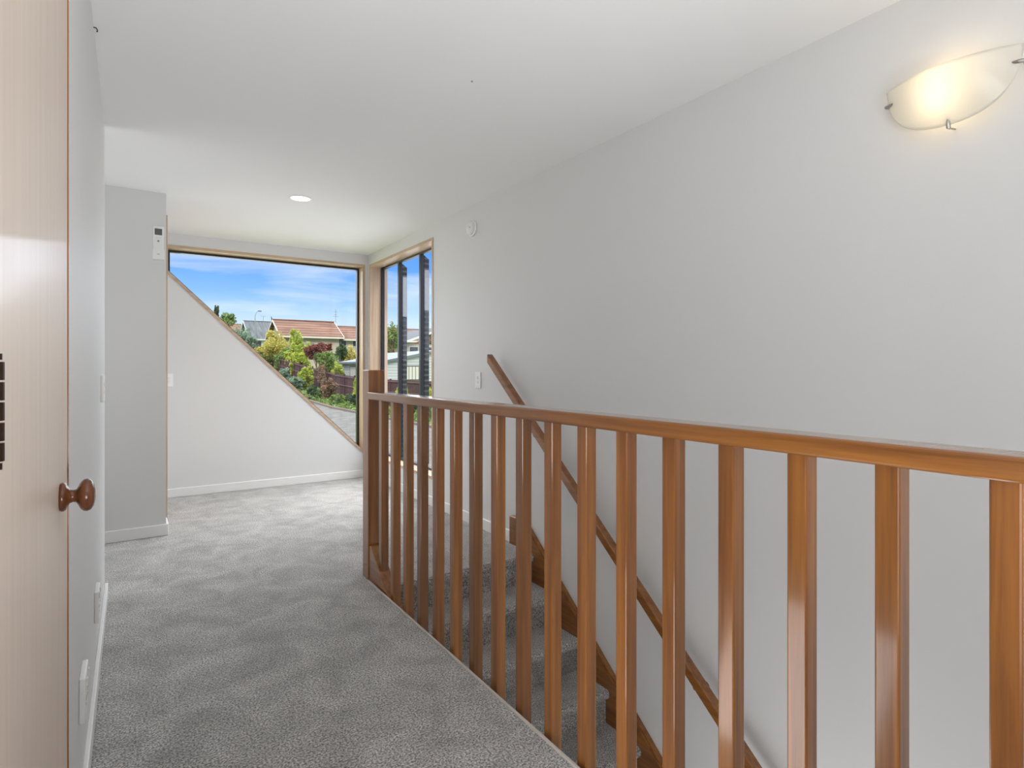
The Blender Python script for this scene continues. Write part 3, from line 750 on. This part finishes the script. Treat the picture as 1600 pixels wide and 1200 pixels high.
pl('tree', 532, 551, 58, 24, 28, G['dark'], 'dark green tree between the green tree and cream house', 'tree', 8, 1500, .11)
pl('bush', 549, 548, 62, 26, 20, G['gold'], 'golden bush rising above the garage roof', 'bush', 9, 1300, .11)
pl('bush', 528, 574, 50, 22, 20, G['lime'], 'pale lime bush touching the garage corner', 'bush', 10, 1000, .1)
pl('bush', 424, 549, 68, 34, 24, G['green'], 'green bush at the left end of the visible fence', 'bush', 31, 1500, .12)
pl('conifer', 338.5, 492, 105, 8, 32, G['dark'], 'narrow dark conifer at the far left of the view', 'tree', 11, 1100, .16)
pl('tree', 356, 500, 100, 28, 26, G['green'], 'open crowned tree beside the narrow conifer', 'tree', 12, 700, .18)
pl('bush', 374, 520, 88, 40, 26, G['blue'], 'blue green bush beside the street lamp foot', 'bush', 13, 1800, .15)
pl('bush', 390, 534, 80, 34, 22, G['blue'], 'blue green bush just right of the street lamp foot', 'bush', 14, 1500, .15)
pl('tree', 612, 524, 57, 34, 48, G['green'], 'sparse dark branched tree standing beyond the garage', 'tree', 15, 520, .15, trunk=.16)
pl('bush', 606, 543, 61.5, 24, 22, G['rust'], 'olive brown bush just above the garage roof', 'bush', 16, 1800, .13)
pl('tree', 682, 533, 57, 26, 26, G['dark'], 'dark green shrub at the right edge of the tall window', 'tree', 17, 900, .12)
# in the garden bed
def cover():
    rng = random.Random(77); bm = bmesh.new()
    for i in range(15000):
        y_ = 9+rng.random()**1.3*56; x_ = rng.uniform(11.2, 13.85)
        h_ = .10+.42*abs(math.sin(y_*1.7+x_*2.3)*math.sin(y_*.9-x_*1.1))
        p_ = Vector((x_, y_, gz(y_)+.04+rng.random()*h_))
        a = Vector((rng.gauss(0, 1), rng.gauss(0, 1), rng.gauss(0, .7))).normalized(); b_ = a.cross(Vector((rng.gauss(0, 1), rng.gauss(0, 1), rng.gauss(0, 1)))).normalized()
        s_ = rng.uniform(.04, .12)
        bm.faces.new([bm.verts.new(x) for x in (p_-a*s_, p_-b_*s_*.5, p_+a*s_, p_+b_*s_*.5)])
    tag(link_mesh('ground_cover', bm, G['green'], None), 'low leafy ground cover spread over the garden bed beside the driveway', 'ground cover', kind='stuff')
cover()
pl('shrub', 479, 588, 0, 26, 40, G['lime'], 'round yellow green shrub standing before the fence', 'shrub', 20, 2200, .09, X=12.9)
pl('shrub', 514, 604, 0, 30, 28, G['rust'], 'rusty pink shrub in the garden bed', 'shrub', 21, 2000, .07, X=12.4)
pl('shrub', 463, 597, 0, 28, 20, G['blue'], 'grey green shrub left of the round yellow one', 'shrub', 22, 1200, .09, X=11.9)
pl('shrub', 440, 584, 0, 28, 18, G['blue'], 'pale grey green groundcover at the diagonal sill', 'shrub', 23, 1200, .1, X=12.0)
pl('shrub', 492, 611, 0, 30, 14, G['dark'], 'low dark green plant below the round yellow shrub', 'shrub', 24, 1300, .08, X=11.8)
pl('shrub', 530, 625, 0, 30, 22, G['green'], 'low green plant behind the kerb beside the rusty shrub', 'shrub', 25, 1600, .07, X=12.0)
pl('shrub', 550, 628, 0, 26, 30, G['dark'], 'dark green shrub at the right end of the bed in the slanted window', 'shrub', 26, 1500, .07, X=12.2)
pl('shrub', 561, 606, 0, 24, 44, G['lime'], 'tall yellow green shrub beside the black window frame', 'shrub', 27, 2000, .07, X=12.7)
pl('shrub', 503, 580, 0, 16, 26, G['rust'], 'small brownish climber against the fence', 'shrub', 28, 500, .07, X=13.6)
for i, (u, v, w_, h_, mt_, lb) in enumerate([
    (592, 630, 34, 40, 'green', 'green shrub behind the newel post in the tall window'),
    (629, 612, 26, 30, 'lime', 'yellow green shrub between the first and second black mullions'),
    (645, 650, 40, 50, 'dark', 'dark green shrub low in the middle light of the tall window'),
    (668, 622, 24, 44, 'lime', 'yellow green shrub low at the right side of the tall window'),
    (622, 655, 34, 44, 'rust', 'brownish shrub low in the tall window'),
    (690, 655, 46, 60, 'green', 'green shrub hidden mostly past the tall window edge')]):
    pl('shrub', u, v, 0, w_, h_, G[mt_], lb, 'shrub', 40+i, 2200, .05, X=12.5)
# ================================================================ SKY, SUN AND LAMPS
wd = bpy.data.worlds.new('World'); bpy.context.scene.world = wd; wd.use_nodes = True
N = wd.node_tree.nodes; L = wd.node_tree.links; bg = N['Background']
tc = N.new('ShaderNodeTexCoord'); sx = N.new('ShaderNodeSeparateXYZ'); L.new(tc.outputs['Generated'], sx.inputs[0])
r = N.new('ShaderNodeValToRGB'); L.new(sx.outputs['Z'], r.inputs['Fac'])
e = r.color_ramp.elements; e[0].position = 0.; e[0].color = (.80, .88, .98, 1); e[1].position = 1.; e[1].color = (4.2, 4.3, 4.4, 1)
for pos, col in ((.05, (.74, .86, .99)), (.085, (.52, .73, .99)), (.12, (.26, .53, .98)), (.165, (.14, .39, .96)), (.22, (.09, .31, .93)), (.34, (.5, .65, 1.)), (.48, (3.2, 3.3, 3.4))):
    x = e.new(pos); x.color = (*col, 1)
mp = N.new('ShaderNodeMapping'); mp.inputs['Scale'].default_value = (2.2, 2.2, 17.); mp.inputs['Rotation'].default_value = (.05, -.10, .2); mp.inputs['Location'].default_value = (.35, .1, .55)
L.new(tc.outputs['Generated'], mp.inputs['Vector'])
n1 = N.new('ShaderNodeTexNoise'); n1.inputs['Scale'].default_value = 1.6; n1.inputs['Detail'].default_value = 7; n1.inputs['Roughness'].default_value = .5; n1.inputs['Distortion'].default_value = .5
L.new(mp.outputs['Vector'], n1.inputs['Vector'])
cr = N.new('ShaderNodeMapRange'); cr.inputs['From Min'].default_value = .47; cr.inputs['From Max'].default_value = .78; cr.inputs['To Max'].default_value = .85
L.new(n1.outputs['Fac'], cr.inputs['Value'])
mx = N.new('ShaderNodeMixRGB'); mx.inputs[2].default_value = (.90, .94, 1., 1); L.new(cr.outputs['Result'], mx.inputs['Fac']); L.new(r.outputs['Color'], mx.inputs[1])
L.new(mx.outputs[0], bg.inputs['Color']); bg.inputs['Strength'].default_value = 1.0
def lamp(kind, name, loc, energy, col=(1, 1, 1), **kw):
    l = bpy.data.lights.new(name, kind); l.energy = energy; l.color = col
    for k_, v in kw.items():
        if k_ != 'rot': setattr(l, k_, v)
    o_ = bpy.data.objects.new(name, l); C.objects.link(o_); o_.location = loc
    if 'rot' in kw: o_.rotation_euler = kw['rot']
    return o_
# sun from behind the camera and to the left
sd = Vector((.45, .75, -.62)).normalized()
s = lamp('SUN', 'sun', (0, 0, 20), 1.6, (1., .95, .86), angle=.01); s.rotation_euler = sd.to_track_quat('-Z', 'Y').to_euler()
# unseen fill added behind the camera, and daylight from the stairwell below
lamp('AREA', 'fill_near_end', (.9, -2.9, 1.4), 3, (.98, .99, 1.), shape='RECTANGLE', size=2.2, size_y=1.9, rot=(PI/2, 0, 0))
lamp('AREA', 'daylight_stair_foot', (1.6, -2.9, -1.5), 1.5, (1., .99, .97), shape='RECTANGLE', size=.9, size_y=1.8, rot=(PI/2, 0, 0))
lamp('AREA', 'fill_side_passage', (-1.36, 4.13, 1.25), 13, (.99, .995, 1.), shape='RECTANGLE', size=.95, size_y=1.7, rot=(0, -PI/2-.10, 0))  # added fill hidden in the passage, brightens right wall and balusters
lamp('AREA', 'fill_stairwell', (1.14, 1.0, -.66), 14, (.96, .985, 1.), shape='RECTANGLE', size=.5, size_y=2.6, rot=Vector((.80, 0, .60)).to_track_quat('-Z', 'Y').to_euler())  # added fill under the landing edge, aimed at the stair wall
lamp('POINT', 'sconce_lamp', (XR-.05, LY+.01, LZ-.012), .16, (1., .74, .42), shadow_soft_size=.02)
lamp('AREA', 'fill_left_side', (XL+.03, -.15, 1.1), 9, (.985, .99, 1.), shape='RECTANGLE', size=1.0, size_y=1.8, rot=Vector((1, .25, 0)).to_track_quat('-Z', 'Y').to_euler())  # added soft fill beside the camera for the balusters, no doorway here
lamp('SPOT', 'downlight_lamp', (1.018, 4.29, 2.385), 9, (1., .97, .93), shadow_soft_size=.06, spot_size=2.4, spot_blend=.6)
lamp('AREA', 'ceiling_fill_near', (.42, -1.1, .7), 32, (.985, .99, 1.), shape='DISK', size=1.2, spread=2.0, rot=Vector((-.12, .62, .78)).to_track_quat('-Z', 'Y').to_euler())  # unseen fill added to bounce off the ceiling, no fixture there
lamp('AREA', 'daylight_end_window', (1.35, YF+.55, 1.95), 11, (.97, .985, 1.), spread=2.2, shape='RECTANGLE', size=1.9, size_y=1.5, rot=Vector((0, -1, -.45)).to_track_quat('-Z', 'Y').to_euler())
lamp('AREA', 'daylight_tall_window', (XR+.55, 5.2, 1.7), 37, (.97, .985, 1.), spread=2.2, shape='RECTANGLE', size=1.5, size_y=2.1, rot=Vector((-1, -.3, -.45)).to_track_quat('-Z', 'Y').to_euler())
# ================================================================ CAMERA
cd = bpy.data.cameras.new('camera'); cam = bpy.data.objects.new('camera', cd); C.objects.link(cam)
cam.location = (0, 0, H); cam.rotation_euler = (PI/2, 0, -TH)
cd.sensor_width = 36; cd.lens = FPX*36/1600; cd.shift_y = (HY-600)/1600; cd.clip_start = .02; cd.clip_end = 600
sc = bpy.context.scene; sc.camera = cam
sc.view_settings.view_transform = 'Standard'; sc.view_settings.look = 'None'; sc.view_settings.exposure = .17; sc.view_settings.gamma = 1
sc.view_settings.use_curve_mapping = False
